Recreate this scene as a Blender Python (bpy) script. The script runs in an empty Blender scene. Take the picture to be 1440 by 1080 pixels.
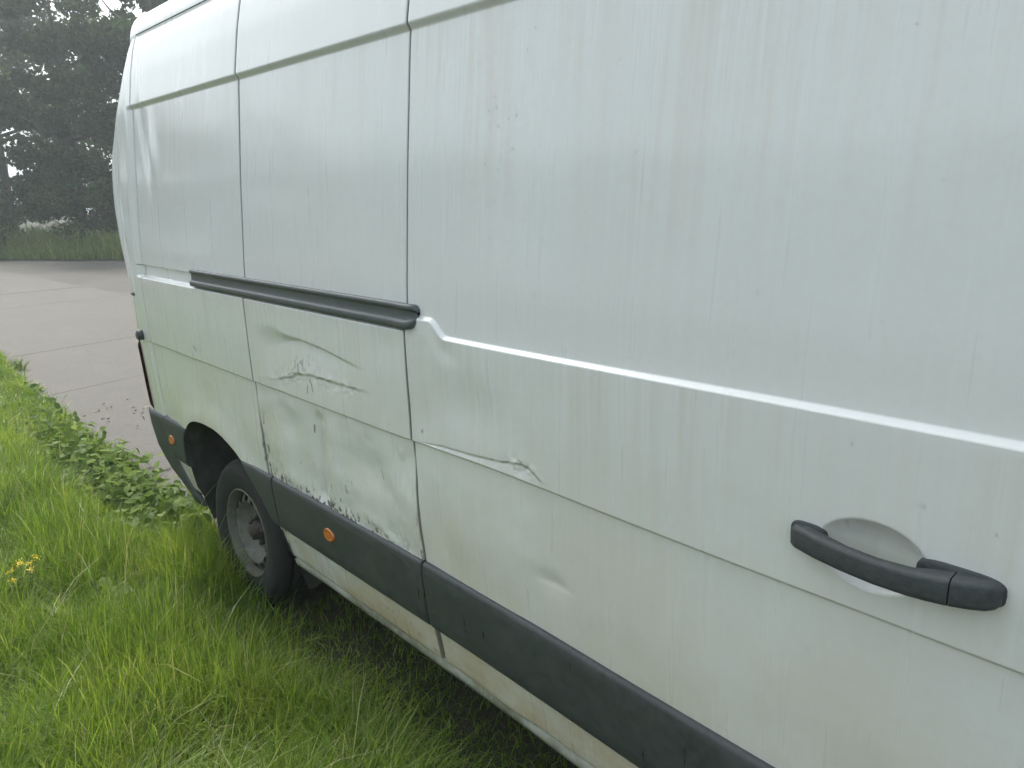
import bpy, math, random
import numpy as np
from mathutils import Matrix, Vector

# ------------------------------------------------------------------ camera, sky, sun, exposure
scene = bpy.context.scene
COL = scene.collection
cd = bpy.data.cameras.new('camera'); cam = bpy.data.objects.new('camera', cd); COL.objects.link(cam)
cd.sensor_width = 36.0; cd.lens = 26.0; cd.clip_start = 0.02; cd.clip_end = 500.0
right = Vector((0.6865508, 0.72708184, 0.0)); down = Vector((0.16993832, -0.16046514, -0.97230237))
fwd = Vector((-0.7069434, 0.66753497, -0.23372653))
R = Matrix((right, -down, -fwd)).transposed().to_4x4()
cam.matrix_world = Matrix.Translation((2.93, -1.17, 1.81)) @ R
scene.camera = cam

SUN_EL, SUN_AZ = 47.0, 172.0          # azimuth measured from +X towards +Y: low over the trees behind the van
world = bpy.data.worlds.new('World'); scene.world = world; world.use_nodes = True
wn, wl = world.node_tree.nodes, world.node_tree.links
bg = wn['Background']
sky = wn.new('ShaderNodeTexSky'); sky.sky_type = 'NISHITA'; sky.sun_disc = False
sky.sun_elevation = math.radians(SUN_EL); sky.sun_rotation = math.radians(90 - SUN_AZ)
sky.air_density = 1.0; sky.dust_density = 6.0; sky.ozone_density = 1.0
hs = wn.new('ShaderNodeHueSaturation'); hs.inputs['Saturation'].default_value = 0.42
wl.new(sky.outputs[0], hs.inputs['Color'])
ov = wn.new('ShaderNodeMix'); ov.data_type = 'RGBA'; ov.inputs['Factor'].default_value = 0.55      # even cloud layer veiling the blue
ov.inputs[7].default_value = (5.2, 6.12, 6.65, 1.0)
wl.new(hs.outputs[0], ov.inputs[6]); wl.new(ov.outputs[2], bg.inputs['Color'])
bg.inputs['Strength'].default_value = 0.12
sd = bpy.data.lights.new('sun', 'SUN'); sun = bpy.data.objects.new('sun', sd); COL.objects.link(sun)
sd.energy = 1.9; sd.angle = math.radians(10); sd.color = (1.0, 0.95, 0.86)
sv = Vector((math.cos(math.radians(SUN_EL)) * math.cos(math.radians(SUN_AZ)),
             math.cos(math.radians(SUN_EL)) * math.sin(math.radians(SUN_AZ)), math.sin(math.radians(SUN_EL))))
sun.rotation_euler = sv.to_track_quat('Z', 'Y').to_euler(); sun.location = (0, 0, 30)
vs = scene.view_settings
vs.view_transform = 'Standard'; vs.look = 'None'; vs.gamma = 1.0; vs.use_curve_mapping = False
vs.exposure = 1.05
scene.render.engine = 'CYCLES'
scene.cycles.use_denoising = True
scene.cycles.use_adaptive_sampling = True; scene.cycles.adaptive_threshold = 0.03
scene.cycles.max_bounces = 5; scene.cycles.diffuse_bounces = 3; scene.cycles.transparent_max_bounces = 6
scene.cycles.volume_bounces = 1

rng = np.random.default_rng(7); random.seed(7)

# ------------------------------------------------------------------ helpers
def tag(o, label=None, cat=None, group=None, kind=None):
    if label: o['label'] = label
    if cat: o['category'] = cat
    if group: o['group'] = group
    if kind: o['kind'] = kind
    return o

def empty(name, loc=(0, 0, 0), parent=None):
    o = bpy.data.objects.new(name, None); COL.objects.link(o); o.location = loc
    o.empty_display_size = 0.2
    if parent: o.parent = parent
    return o

def mesh_np(name, verts, quads=None, tris=None, mat=None, parent=None, smooth=True, attrs=None, loc=None):
    verts = np.asarray(verts, np.float32)
    me = bpy.data.meshes.new(name)
    nq = 0 if quads is None else len(quads); nt = 0 if tris is None else len(tris)
    me.vertices.add(len(verts)); me.vertices.foreach_set('co', verts.ravel())
    li = []; ls = []; 
    if nq: li.append(np.asarray(quads, np.int32).ravel()); ls.append(np.arange(nq) * 4)
    if nt: li.append(np.asarray(tris, np.int32).ravel()); ls.append(nq * 4 + np.arange(nt) * 3)
    li = np.concatenate(li); ls = np.concatenate(ls).astype(np.int32)
    me.loops.add(len(li)); me.loops.foreach_set('vertex_index', li)
    me.polygons.add(len(ls)); me.polygons.foreach_set('loop_start', ls)
    me.update(calc_edges=True)
    if smooth: me.polygons.foreach_set('use_smooth', np.ones(len(ls), bool))
    if attrs:
        for k, v in attrs.items():
            a = me.attributes.new(k, 'FLOAT', 'POINT'); a.data.foreach_set('value', np.asarray(v, np.float32))
    me.validate()
    o = bpy.data.objects.new(name, me); COL.objects.link(o)
    if mat: me.materials.append(mat)
    if parent: o.parent = parent
    if loc is not None: o.location = loc
    return o

def grid_quads(nr, nc, wrap=False, off=0):
    r = np.arange(nr - 1)[:, None]; c = np.arange(nc if wrap else nc - 1)[None, :]
    c1 = (c + 1) % nc
    a = r * nc + c; b = r * nc + c1; d = (r + 1) * nc + c1; e = (r + 1) * nc + c
    return np.stack([a, b, d, e], -1).reshape(-1, 4) + off

class MB:
    """collects pieces of ONE part"""
    def __init__(self): self.v = []; self.q = []; self.t = []; self.n = 0
    def add(self, v, q=None, t=None):
        v = np.asarray(v, float).reshape(-1, 3)
        if q is not None and len(q): self.q.append(np.asarray(q) + self.n)
        if t is not None and len(t): self.t.append(np.asarray(t) + self.n)
        self.v.append(v); self.n += len(v); return self
    def box(self, c, s, b=0.0):
        cx, cy, cz = c; x, y, z = s[0] / 2, s[1] / 2, s[2] / 2
        if b <= 0:
            v = [(cx + i * x, cy + j * y, cz + k * z) for i in (-1, 1) for j in (-1, 1) for k in (-1, 1)]
            q = [(0, 1, 3, 2), (4, 6, 7, 5), (0, 4, 5, 1), (2, 3, 7, 6), (0, 2, 6, 4), (1, 5, 7, 3)]
            return self.add(v, q)
        # rounded box by three rings in Z with chamfers
        rings = []
        for dz, ins in ((-z, b), (-z + b, 0), (z - b, 0), (z, b)):
            rx, ry = x - ins, y - ins; bb = b
            ring = [(-rx + bb, -ry), (rx - bb, -ry), (rx, -ry + bb), (rx, ry - bb), (rx - bb, ry), (-rx + bb, ry), (-rx, ry - bb), (-rx, -ry + bb)]
            rings.append([(cx + a, cy + c2, cz + dz) for a, c2 in ring])
        v = np.array(rings).reshape(-1, 3); q = list(grid_quads(4, 8, True))
        q += [(0, 7, 6, 1), (1, 6, 5, 2), (2, 5, 4, 3)]
        q += [(24 + 0, 24 + 1, 24 + 6, 24 + 7), (24 + 1, 24 + 2, 24 + 5, 24 + 6), (24 + 2, 24 + 3, 24 + 4, 24 + 5)]
        return self.add(v, q)
    def tube(self, pts, rad, n=8):
        pts = [Vector(p) for p in pts]
        if not hasattr(rad, '__len__'): rad = [rad] * len(pts)
        rings = []
        for i, p in enumerate(pts):
            d = (pts[min(i + 1, len(pts) - 1)] - pts[max(i - 1, 0)]).normalized()
            a = d.orthogonal().normalized() if i == 0 else (a - d * a.dot(d)).normalized()
            b = d.cross(a)
            rings.append([p + (a * math.cos(2 * math.pi * k / n) + b * math.sin(2 * math.pi * k / n)) * rad[i] for k in range(n)])
        v = np.array([[tuple(q) for q in r] for r in rings]).reshape(-1, 3)
        q = grid_quads(len(pts), n, True)
        m = len(v); v = np.vstack([v, [tuple(pts[0])], [tuple(pts[-1])]])
        t = [(m, (k + 1) % n, k) for k in range(n)] + [(m + 1, m - n + k, m - n + (k + 1) % n) for k in range(n)]
        return self.add(v, q, t)
    def build(self, name, mat, parent=None, smooth=True, attrs=None):
        return mesh_np(name, np.vstack(self.v), np.vstack(self.q) if self.q else None, np.vstack(self.t) if self.t else None, mat, parent, smooth, attrs)

def sm(a, b, x):
    t = np.clip((np.asarray(x, float) - a) / (b - a), 0, 1); return t * t * (3 - 2 * t)
def G(d, s): return np.exp(-(np.asarray(d) / s) ** 2)
_tab = np.random.default_rng(3).random((256, 256))
def vnoise(x, y):
    x = np.asarray(x, float); y = np.asarray(y, float)
    xi = np.floor(x).astype(int); yi = np.floor(y).astype(int); fx = x - xi; fy = y - yi
    fx = fx * fx * fx * (fx * (fx * 6 - 15) + 10); fy = fy * fy * fy * (fy * (fy * 6 - 15) + 10)
    g = lambda i, j: _tab[i % 256, j % 256]
    return (g(xi, yi) * (1 - fx) + g(xi + 1, yi) * fx) * (1 - fy) + (g(xi, yi + 1) * (1 - fx) + g(xi + 1, yi + 1) * fx) * fy - 0.5
def fbm(x, y, o=4):
    s = 0; a = 1.0
    for k in range(o): s = s + a * vnoise(x * 2 ** k + 17 * k, y * 2 ** k + 31 * k); a *= 0.5
    return s

# ------------------------------------------------------------------ materials
class NT:
    def __init__(self, name):
        self.m = bpy.data.materials.new(name); self.m.use_nodes = True
        self.n = self.m.node_tree.nodes; self.l = self.m.node_tree.links
        self.p = self.n['Principled BSDF']; self.out = self.n['Material Output']
    def lk(self, a, b): self.l.new(a, b)
    def val(self, sock, v):
        if hasattr(v, 'links') or hasattr(v, 'is_output') and v.is_output: self.l.new(v, sock)
        else: sock.default_value = v
    def coord(self, scale=(1, 1, 1), kind='Object'):
        t = self.n.new('ShaderNodeTexCoord'); m = self.n.new('ShaderNodeMapping'); m.inputs['Scale'].default_value = scale
        self.lk(t.outputs[kind], m.inputs['Vector']); return m.outputs[0]
    def noise(self, vec, scale, detail=4, rough=0.55):
        n = self.n.new('ShaderNodeTexNoise'); n.inputs['Scale'].default_value = scale; n.inputs['Detail'].default_value = detail
        n.inputs['Roughness'].default_value = rough; self.lk(vec, n.inputs['Vector']); return n.outputs['Fac']
    def mr(self, v, a, b, c=0.0, d=1.0):
        n = self.n.new('ShaderNodeMapRange'); self.lk(v, n.inputs['Value'])
        for k, x in zip(('From Min', 'From Max', 'To Min', 'To Max'), (a, b, c, d)): n.inputs[k].default_value = x
        return n.outputs[0]
    def math(self, op, a, b=0.0):
        n = self.n.new('ShaderNodeMath'); n.operation = op; self.val(n.inputs[0], a); self.val(n.inputs[1], b); return n.outputs[0]
    def mix(self, f, a, b):
        n = self.n.new('ShaderNodeMix'); n.data_type = 'RGBA'; self.val(n.inputs['Factor'], f)
        for s, c in ((n.inputs[6], a), (n.inputs[7], b)):
            if isinstance(c, tuple): s.default_value = (*c, 1)
            else: self.lk(c, s)
        return n.outputs[2]
    def attr(self, name):
        n = self.n.new('ShaderNodeAttribute'); n.attribute_name = name; return n.outputs['Fac']
    def bump(self, h, strength=0.3, dist=0.01):
        b = self.n.new('ShaderNodeBump'); b.inputs['Strength'].default_value = strength; b.inputs['Distance'].default_value = dist
        self.lk(h, b.inputs['Height']); self.lk(b.outputs[0], self.p.inputs['Normal'])
    def sep(self, vec):
        n = self.n.new('ShaderNodeSeparateXYZ'); self.lk(vec, n.inputs[0]); return n.outputs

def paint_mat(name, base, dirt, dirt_amt, low_amt, rough):
    k = NT(name); co = k.coord()
    st1 = k.noise(k.coord((34, 12, 1.3)), 1.0, 3, 0.5); st2 = k.noise(k.coord((170, 60, 5.0)), 1.0, 2, 0.5)
    big = k.noise(co, 2.3, 5, 0.6); fine = k.noise(co, 60, 4, 0.7)
    z = k.sep(co)[2]
    low = k.math('MULTIPLY', k.mr(z, 1.25, 0.45), k.mr(big, 0.3, 0.65))
    gath = k.math('ADD', k.math('MULTIPLY', k.mr(z, 1.55, 2.13), k.math('LESS_THAN', z, 2.14)), k.math('MULTIPLY', k.mr(z, 0.95, 1.36), k.math('LESS_THAN', z, 1.365)))
    gath = k.math('MULTIPLY', k.math('ADD', 0.35, k.math('MULTIPLY', gath, 1.7)), k.mr(k.noise(k.coord((2.2, 2, 0.8)), 1.0, 3, 0.6), 0.35, 0.65, 0.2, 1.3))
    f = k.math('ADD', k.math('MULTIPLY', k.mr(st1, 0.45, 0.72), 0.16 * dirt_amt), k.math('MULTIPLY', k.mr(st2, 0.5, 0.75), 0.09 * dirt_amt))
    f = k.math('MULTIPLY', f, gath)
    f = k.math('ADD', f, k.math('MULTIPLY', low, low_amt))
    f = k.math('ADD', f, k.math('MULTIPLY', k.math('MULTIPLY', k.mr(z, 0.45, 0.30), k.mr(k.noise(k.coord((9, 9, 14)), 1.0, 5, 0.7), 0.38, 0.66)), 0.6))
    f = k.math('ADD', f, k.math('MULTIPLY', k.mr(fine, 0.45, 0.8), 0.10))
    f = k.math('ADD', f, k.math('MULTIPLY', k.mr(k.noise(co, 0.9, 3), 0.35, 0.7), 0.10 * dirt_amt))
    c = k.mix(f, base, dirt)
    clean = k.mr(k.noise(k.coord((85, 30, 1.1)), 1.0, 2, 0.4), 0.58, 0.80, 0, 0.22)   # rain-washed runs
    c = k.mix(clean, c, (0.82, 0.84, 0.83))
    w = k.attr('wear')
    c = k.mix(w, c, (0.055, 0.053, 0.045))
    k.lk(c, k.p.inputs['Base Color'])
    r = k.math('ADD', k.mr(st1, 0.3, 0.8, rough - 0.05, rough + 0.12), k.math('MULTIPLY', w, 0.3))
    k.lk(r, k.p.inputs['Roughness'])
    k.p.inputs['Coat Weight'].default_value = 0.8; k.p.inputs['Coat Roughness'].default_value = 0.13
    k.bump(fine, 0.05, 0.002)
    return k.m

def plain(name, col, rough, metal=0.0, var=0.25, scale=30, bump=0.1, spec=0.5):
    k = NT(name); co = k.coord(); n = k.noise(co, scale, 5, 0.65)
    k.lk(k.mix(k.mr(n, 0.3, 0.75), tuple(c * (1 - var) for c in col), tuple(min(1, c * (1 + var)) for c in col)), k.p.inputs['Base Color'])
    k.lk(k.mr(n, 0.2, 0.8, rough - 0.08, rough + 0.1), k.p.inputs['Roughness'])
    k.p.inputs['Metallic'].default_value = metal; k.p.inputs['Specular IOR Level'].default_value = spec
    if bump: k.bump(n, bump, 0.003)
    return k.m

M = {}
M['paint'] = paint_mat('dirty_white_paint', (0.75, 0.765, 0.755), (0.56, 0.465, 0.33), 1.0, 0.66, 0.30)
M['sill'] = paint_mat('muddy_white_paint', (0.60, 0.61, 0.57), (0.22, 0.21, 0.16), 1.6, 0.55, 0.45)
M['dark'] = plain('dark_gap', (0.012, 0.013, 0.013), 0.8)
M['liner'] = plain('wheel_liner', (0.05, 0.052, 0.047), 0.85, var=0.6, scale=8)
M['tyre'] = plain('tyre_rubber', (0.017, 0.019, 0.018), 0.8, var=0.35, scale=40, bump=0.2)
M['rim'] = plain('steel_rim', (0.135, 0.131, 0.116), 0.62, 0.2, 0.3, 25)
M['hub'] = plain('rusty_hub', (0.06, 0.05, 0.042), 0.7, 0.3, 0.4, 60)
M['rail'] = plain('grey_rail', (0.085, 0.098, 0.10), 0.42, 0.0, 0.15, 20)
M['glass'] = plain('dark_glass', (0.01, 0.012, 0.013), 0.05, 0, 0.0, 5, 0)
M['lamp_red'] = plain('red_lamp', (0.30, 0.13, 0.08), 0.35, 0, 0.1)
M['chrome'] = plain('chrome', (0.6, 0.6, 0.6), 0.2, 1.0, 0.05)
M['bark'] = plain('bark', (0.07, 0.055, 0.04), 0.9, 0, 0.5, 12, 0.6)
k = NT('grey_plastic'); co = k.coord()
n = k.noise(co, 45, 4); drip = k.mr(k.noise(k.coord((95, 10, 11)), 1.0, 3, 0.6), 0.64, 0.72)
c = k.mix(k.mr(n, 0.3, 0.75), (0.038, 0.044, 0.046), (0.064, 0.072, 0.074)); c = k.mix(k.mr(k.noise(co, 7, 5, 0.7), 0.45, 0.75, 0, 0.6), c, (0.085, 0.092, 0.09)); c = k.mix(drip, c, (0.014, 0.016, 0.016))
k.lk(c, k.p.inputs['Base Color']); k.lk(k.math('SUBTRACT', k.mr(n, 0.2, 0.8, 0.42, 0.60), k.math('MULTIPLY', drip, 0.25)), k.p.inputs['Roughness']); k.bump(k.noise(co, 400, 2), 0.1, 0.001)
M['plastic'] = k.m
M['handle'] = plain('handle_plastic', (0.050, 0.058, 0.060), 0.58, 0, 0.3, 120, 0.25)
k = NT('orange_lens'); k.p.inputs['Base Color'].default_value = (0.52, 0.15, 0.03, 1); k.p.inputs['Roughness'].default_value = 0.18
k.p.inputs['Coat Weight'].default_value = 0.5
M['orange'] = k.m
k = NT('water'); k.p.inputs['Base Color'].default_value = (1, 1, 1, 1); k.p.inputs['Roughness'].default_value = 0.02
k.p.inputs['Transmission Weight'].default_value = 1.0; k.p.inputs['IOR'].default_value = 1.33
M['water'] = k.m

k = NT('concrete'); co = k.coord()
a = k.noise(co, 1.1, 6, 0.65); b = k.noise(co, 45, 5, 0.7); v = k.n.new('ShaderNodeTexVoronoi'); v.inputs['Scale'].default_value = 55; k.lk(co, v.inputs['Vector'])
c = k.mix(k.mr(a, 0.3, 0.7), (0.036, 0.032, 0.027), (0.056, 0.050, 0.042)); c = k.mix(k.mr(b, 0.35, 0.75, 0, 0.75), c, (0.135, 0.121, 0.102))
c = k.mix(k.mr(k.noise(co, 5, 6, 0.75), 0.4, 0.7, 0, 0.5), c, (0.045, 0.042, 0.038)); c = k.mix(k.mr(v.outputs['Distance'], 0.0, 0.35, 0.55, 0), c, (0.022, 0.021, 0.02)); k.lk(c, k.p.inputs['Base Color'])
k.p.inputs['Roughness'].default_value = 0.75; k.bump(b, 0.4, 0.006); M['concrete'] = k.m
k = NT('gravel_dirt'); co = k.coord()
a = k.noise(co, 0.5, 6, 0.65); b = k.noise(co, 38, 6, 0.75)
c = k.mix(k.mr(a, 0.3, 0.7), (0.075, 0.068, 0.057), (0.115, 0.104, 0.09)); c = k.mix(k.mr(b, 0.4, 0.8, 0, 0.6), c, (0.17, 0.16, 0.145)); k.lk(c, k.p.inputs['Base Color'])
k.p.inputs['Roughness'].default_value = 0.9; k.bump(b, 0.6, 0.02); M['gravel'] = k.m
k = NT('soil'); co = k.coord(); b = k.noise(co, 30, 6, 0.7)
c = k.mix(k.mr(b, 0.35, 0.7), (0.028, 0.026, 0.016), (0.075, 0.075, 0.035)); k.lk(c, k.p.inputs['Base Color']); k.p.inputs['Roughness'].default_value = 0.95
k.bump(b, 0.8, 0.02); M['soil'] = k.m

def leaf_mat(name, cols, trans, rough=0.45, spec=0.4):
    """cols: ramp over the per-leaf attribute 'tint'"""
    k = NT(name); t = k.attr('tint'); ramp = k.n.new('ShaderNodeValToRGB'); k.lk(t, ramp.inputs[0])
    e = ramp.color_ramp.elements
    while len(e) < len(cols): e.new(0.5)
    for i, (p, c) in enumerate(cols): e[i].position = p; e[i].color = (*c, 1)
    k.lk(ramp.outputs[0], k.p.inputs['Base Color']); k.p.inputs['Roughness'].default_value = rough
    k.p.inputs['Specular IOR Level'].default_value = spec
    tr = k.n.new('ShaderNodeBsdfTranslucent'); hsn = k.n.new('ShaderNodeHueSaturation'); hsn.inputs['Value'].default_value = 1.25; hsn.inputs['Hue'].default_value = 0.49
    k.lk(ramp.outputs[0], hsn.inputs['Color']); k.lk(hsn.outputs[0], tr.inputs['Color'])
    mx = k.n.new('ShaderNodeMixShader'); mx.inputs[0].default_value = trans
    k.lk(k.p.outputs[0], mx.inputs[1]); k.lk(tr.outputs[0], mx.inputs[2]); k.lk(mx.outputs[0], k.out.inputs['Surface'])
    return k.m
M['grass'] = leaf_mat('grass_blades', [(0.0, (0.055, 0.125, 0.016)), (0.45, (0.160, 0.265, 0.026)), (0.85, (0.29, 0.385, 0.045)), (0.93, (0.40, 0.40, 0.12)), (1.0, (0.48, 0.43, 0.23))], 0.5, 0.38, 0.5)
M['verge'] = leaf_mat('verge_grass', [(0.0, (0.10, 0.165, 0.03)), (0.6, (0.20, 0.275, 0.055)), (1.0, (0.42, 0.40, 0.19))], 0.45)
M['weed'] = leaf_mat('weed_leaves', [(0.0, (0.06, 0.115, 0.022)), (0.6, (0.14, 0.215, 0.045)), (1.0, (0.23, 0.30, 0.075))], 0.38, 0.6, 0.15)
M['foliage'] = leaf_mat('tree_foliage', [(0.0, (0.018, 0.040, 0.012)), (0.5, (0.040, 0.076, 0.022)), (1.0, (0.10, 0.155, 0.045))], 0.3, 0.6, 0.2)
M['petal'] = leaf_mat('yellow_petals', [(0.0, (0.75, 0.50, 0.02)), (1.0, (0.85, 0.72, 0.08))], 0.25)
M['dead'] = leaf_mat('dead_leaves', [(0.0, (0.10, 0.07, 0.03)), (1.0, (0.22, 0.18, 0.08))], 0.2)

# ------------------------------------------------------------------ ground, road, verge
def sheet(name, poly, z, mat, kind=None, parent=None, thick=0.0, sub=None):
    n = len(poly); v = [(x, y, z) for x, y in poly]
    me = bpy.data.meshes.new(name)
    if thick > 0:
        v += [(x, y, z - thick) for x, y in poly]
        faces = [tuple(range(n)), tuple(range(2 * n - 1, n - 1, -1))] + [(i, i + n, (i + 1) % n + n, (i + 1) % n) for i in range(n)]
    else: faces = [tuple(range(n))]
    me.from_pydata(v, [], faces); me.update(); me.materials.append(mat)
    o = bpy.data.objects.new(name, me); COL.objects.link(o)
    if parent: o.parent = parent
    if kind: o['kind'] = kind
    return o
sheet('ground', [(-260, -260), (260, -260), (260, 260), (-260, 260)], -0.03, M['gravel'], 'structure')
road = empty('road'); tag(road, 'pale concrete slab road behind and under the van', kind='structure')
SK = -0.34
def road_far(x): return 3.7 + 0.10 * (x + 13.8)
joints = [9.35, 6.9, 4.45, 2.0, -5.30, -7.76, -10.3, -12.8, -15.3, -17.8, -20.3, -22.8, -25.3]
for a, b in zip(joints[:-1], joints[1:]):
    g = 0.0035
    y0 = 0.20
    pts = []
    xa, xb = a - g, b + g
    # far edge follows the slanted road side, near edge runs parallel to the van
    def pt(x0, far):
        if not far: return (x0 + SK * (y0 - 0.3), y0)
        y = (3.7 + 0.1 * (x0 + 13.8 - SK * 0.3)) / (1 - 0.1 * SK); return (x0 + SK * (y - 0.3), y)
    wob = lambda: random.uniform(-0.004, 0.004)
    near = [pt(xa, 0)] ; far = []
    N = 8; L = []
    for i in range(N + 1): p, q = pt(xb, 0), pt(xb, 1); L.append((p[0] + (q[0] - p[0]) * i / N + wob(), p[1] + (q[1] - p[1]) * i / N))
    Rr = []
    for i in range(N + 1): p, q = pt(xa, 0), pt(xa, 1); Rr.append((p[0] + (q[0] - p[0]) * i / N + wob(), p[1] + (q[1] - p[1]) * i / N))
    sheet('concrete_slab', Rr[::-1] + L, random.uniform(-0.002, 0.002), M['concrete'], None, road, 0.05)

# soil under the lawn beside the van
xs = np.linspace(-14, 9, 240)
edge = lambda x: 0.28 + 0.05 * fbm(np.asarray(x) * 1.3, np.asarray(x) * 0 + 3.3, 4) + 0.10 * sm(-5, -9, x) + 0.62 * sm(-0.75, 0.1, x)
ny = 40; rows = []
for i in range(ny):
    t = 1 - (1 - i / (ny - 1)) ** 2; y = edge(xs) * t + (-9.0) * (1 - t)
    z = 0.022 + 0.03 * fbm(xs * 1.1, y * 1.1, 4) * sm(0.5, -0.5, y)
    z = z * (1 if True else 0)
    rows.append(np.stack([xs, y, np.where(y > edge(xs) - 1e-6, -0.02, z)], 1))
o = mesh_np('lawn_soil', np.vstack(rows), grid_quads(ny, len(xs)), None, M['soil']); tag(o, kind='structure')
def lawn_z(x, y): return 0.01 + 0.03 * fbm(x * 1.1, y * 1.1, 4) * sm(0.5, -0.5, y)

def blades(name, bx, by, bz, h, w, lean, mat, label, cat, tint, parent=None):
    n = len(bx); az = rng.random(n) * 2 * np.pi; face = az + np.pi / 2 + rng.normal(0, 0.6, n)
    ts = [0.0, 0.38, 0.74, 1.0]; V = []
    twist = rng.normal(0, 0.5, n)
    for k, t in enumerate(ts):
        out = lean * h * t ** 1.9; up = h * (t - 0.42 * lean * t ** 2.4)
        cx = bx + np.cos(az) * out; cy = by + np.sin(az) * out; cz = bz + up
        if t < 1:
            ww = w * (1 - t) ** 0.6 * 0.5; fa = face + twist * t
            V.append(np.stack([cx - np.cos(fa) * ww, cy - np.sin(fa) * ww, cz], 1)); V.append(np.stack([cx + np.cos(fa) * ww, cy + np.sin(fa) * ww, cz], 1))
        else: V.append(np.stack([cx, cy, cz], 1))
    V = np.stack(V, 1).reshape(-1, 3); b = np.arange(n)[:, None] * 7
    q = np.concatenate([b + np.array([[0, 1, 3, 2]]), b + np.array([[2, 3, 5, 4]])]); t3 = b + np.array([[4, 5, 6]])
    o = mesh_np(name, V, q, t3, mat, parent, True, {'tint': np.repeat(tint, 7)})
    return tag(o, label, cat, kind='stuff')

def scatter(n, x0, x1, y0, y1): return rng.uniform(x0, x1, n), rng.uniform(y0, y1, n)
# lawn: dense in the wedge before the camera, thinner around it
def lawn_points():
    X, Y = [], []
    for n, a in ((125000, (-2.2, 1.9, -1.45, 0.45)), (60000, (-9.5, -2.2, -0.9, 0.45)), (42000, (-9.5, 4.0, -3.2, 0.45)), (14000, (-12, 8, -7, 0.3)), (9000, (-0.8, 3.2, 0.1, 0.9))):
        x, y = scatter(n, *a); X.append(x); Y.append(y)
    return np.concatenate(X), np.concatenate(Y)
bx, by = lawn_points()
wx_, wy_ = rng.normal(-0.38, 0.30, 2600), rng.normal(-0.04, 0.06, 2600)          # longer growth left against the tyre
bx, by = np.concatenate([bx, wx_]), np.concatenate([by, wy_])
ed = edge(bx)
dens = fbm(bx * 2.2, by * 2.2, 3)
under = sm(-0.16, 0.14, by + 0.06 * fbm(bx * 3, by * 3, 2)) * sm(-1.0, -0.2, bx)        # shaded strip beneath the van
weedzone = sm(-0.32, -0.08, by + 0.1 * dens) * sm(-0.9, -1.2, bx) * sm(-6.5, -4.5, bx)
keep = (by < ed - 0.02) & (rng.random(len(bx)) > 0.86 * under) & (rng.random(len(bx)) > 0.5 * weedzone)
keep[-2600:] = True; tall = np.zeros(len(bx), bool); tall[-2600:] = True
keep &= ~((np.hypot(bx + 0.2, 0) < 0.26) & (by > 0.075))                                   # under the tyre
bx, by, dens, under, weedzone, tall = (a[keep] for a in (bx, by, dens, under, weedzone, tall))
under = np.where(tall, 0, under)
hh = (0.115 + 0.115 * sm(-0.35, 0.45, dens) + 0.11 * rng.random(len(bx)) ** 2) * (1 - 0.45 * under) * (1 - 0.35 * weedzone) * (0.75 + 0.25 * sm(0.3, -0.3, by))
hh *= 1 + 0.4 * tall
hh *= 1 + 0.55 * (rng.random(len(bx)) < 0.03)
tint = np.clip(0.45 + 0.42 * fbm(bx * 1.8 + 9, by * 1.8, 3) + rng.normal(0, 0.2, len(bx)), 0, 0.9)
tint = np.where(rng.random(len(bx)) < 0.03, rng.uniform(0.92, 1.0, len(bx)), tint)
stalk = rng.random(len(bx)) < 0.0022
hh = np.where(stalk, hh * 1.9, hh); tint = np.where(stalk, rng.uniform(0.9, 1.0, len(bx)), tint)
lean = np.clip(0.12 + 0.98 * rng.random(len(bx)) ** 1.3 + 0.35 * fbm(bx * 0.9, by * 0.9 + 4, 3), 0.1, 1.15)
wd = rng.uniform(0.0026, 0.0060, len(bx)) * np.where(stalk, 0.5, 1.0) * (1 + 0.12 * np.clip(np.hypot(bx - 2.9, by + 1.2) - 3, 0, 6))
blades('lawn_grass', bx, by, lawn_z(bx, by), hh, wd, lean, M['grass'], 'long wet green grass growing along the side of the van', 'grass', tint)

# leafy weeds along the road edge
def leaf_mass(name, px, py, pz, size, mat, tint, label, cat, droop=0.5, nseg=1, parent=None, kind='stuff'):
    n = len(px); az = rng.random(n) * 2 * np.pi; el = rng.normal(0.15, 0.5, n) - droop * 0.2; roll = rng.normal(0, 0.45, n)
    d = np.stack([np.cos(az) * np.cos(el), np.sin(az) * np.cos(el), np.sin(el)], 1)
    s = np.stack([-np.sin(az), np.cos(az), np.zeros(n)], 1); u = np.cross(d, s)
    s2 = s * np.cos(roll)[:, None] + u * np.sin(roll)[:, None]; u2 = np.cross(d, s2)
    P = np.stack([px, py, pz], 1); L = size[:, None]
    rel = [(0, 0, 0), (0.30, -0.30, 0.06), (0.33, 0, -0.02), (0.30, 0.30, 0.06), (0.68, -0.25, 0.02), (0.70, 0, -0.08), (0.68, 0.25, 0.02), (1.0, 0, -0.20)]
    V = np.stack([P + d * L * a + s2 * L * b + u2 * L * c for a, b, c in rel], 1).reshape(-1, 3); o8 = np.arange(n)[:, None] * 8
    q = np.concatenate([o8 + np.array([[1, 2, 5, 4]]), o8 + np.array([[2, 3, 6, 5]])])
    t = np.concatenate([o8 + np.array([[a]])[0] for a in ([0, 2, 1], [0, 3, 2], [4, 5, 7], [5, 6, 7])])
    o = mesh_np(name, V, q, t, mat, parent, True, {'tint': np.repeat(tint, 8)})
    return tag(o, label, cat, kind=kind)
def clump(cx, cy, sx, sy, n): return rng.normal(cx, sx, n), rng.normal(cy, sy, n)
PX, PY = [], []
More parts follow.
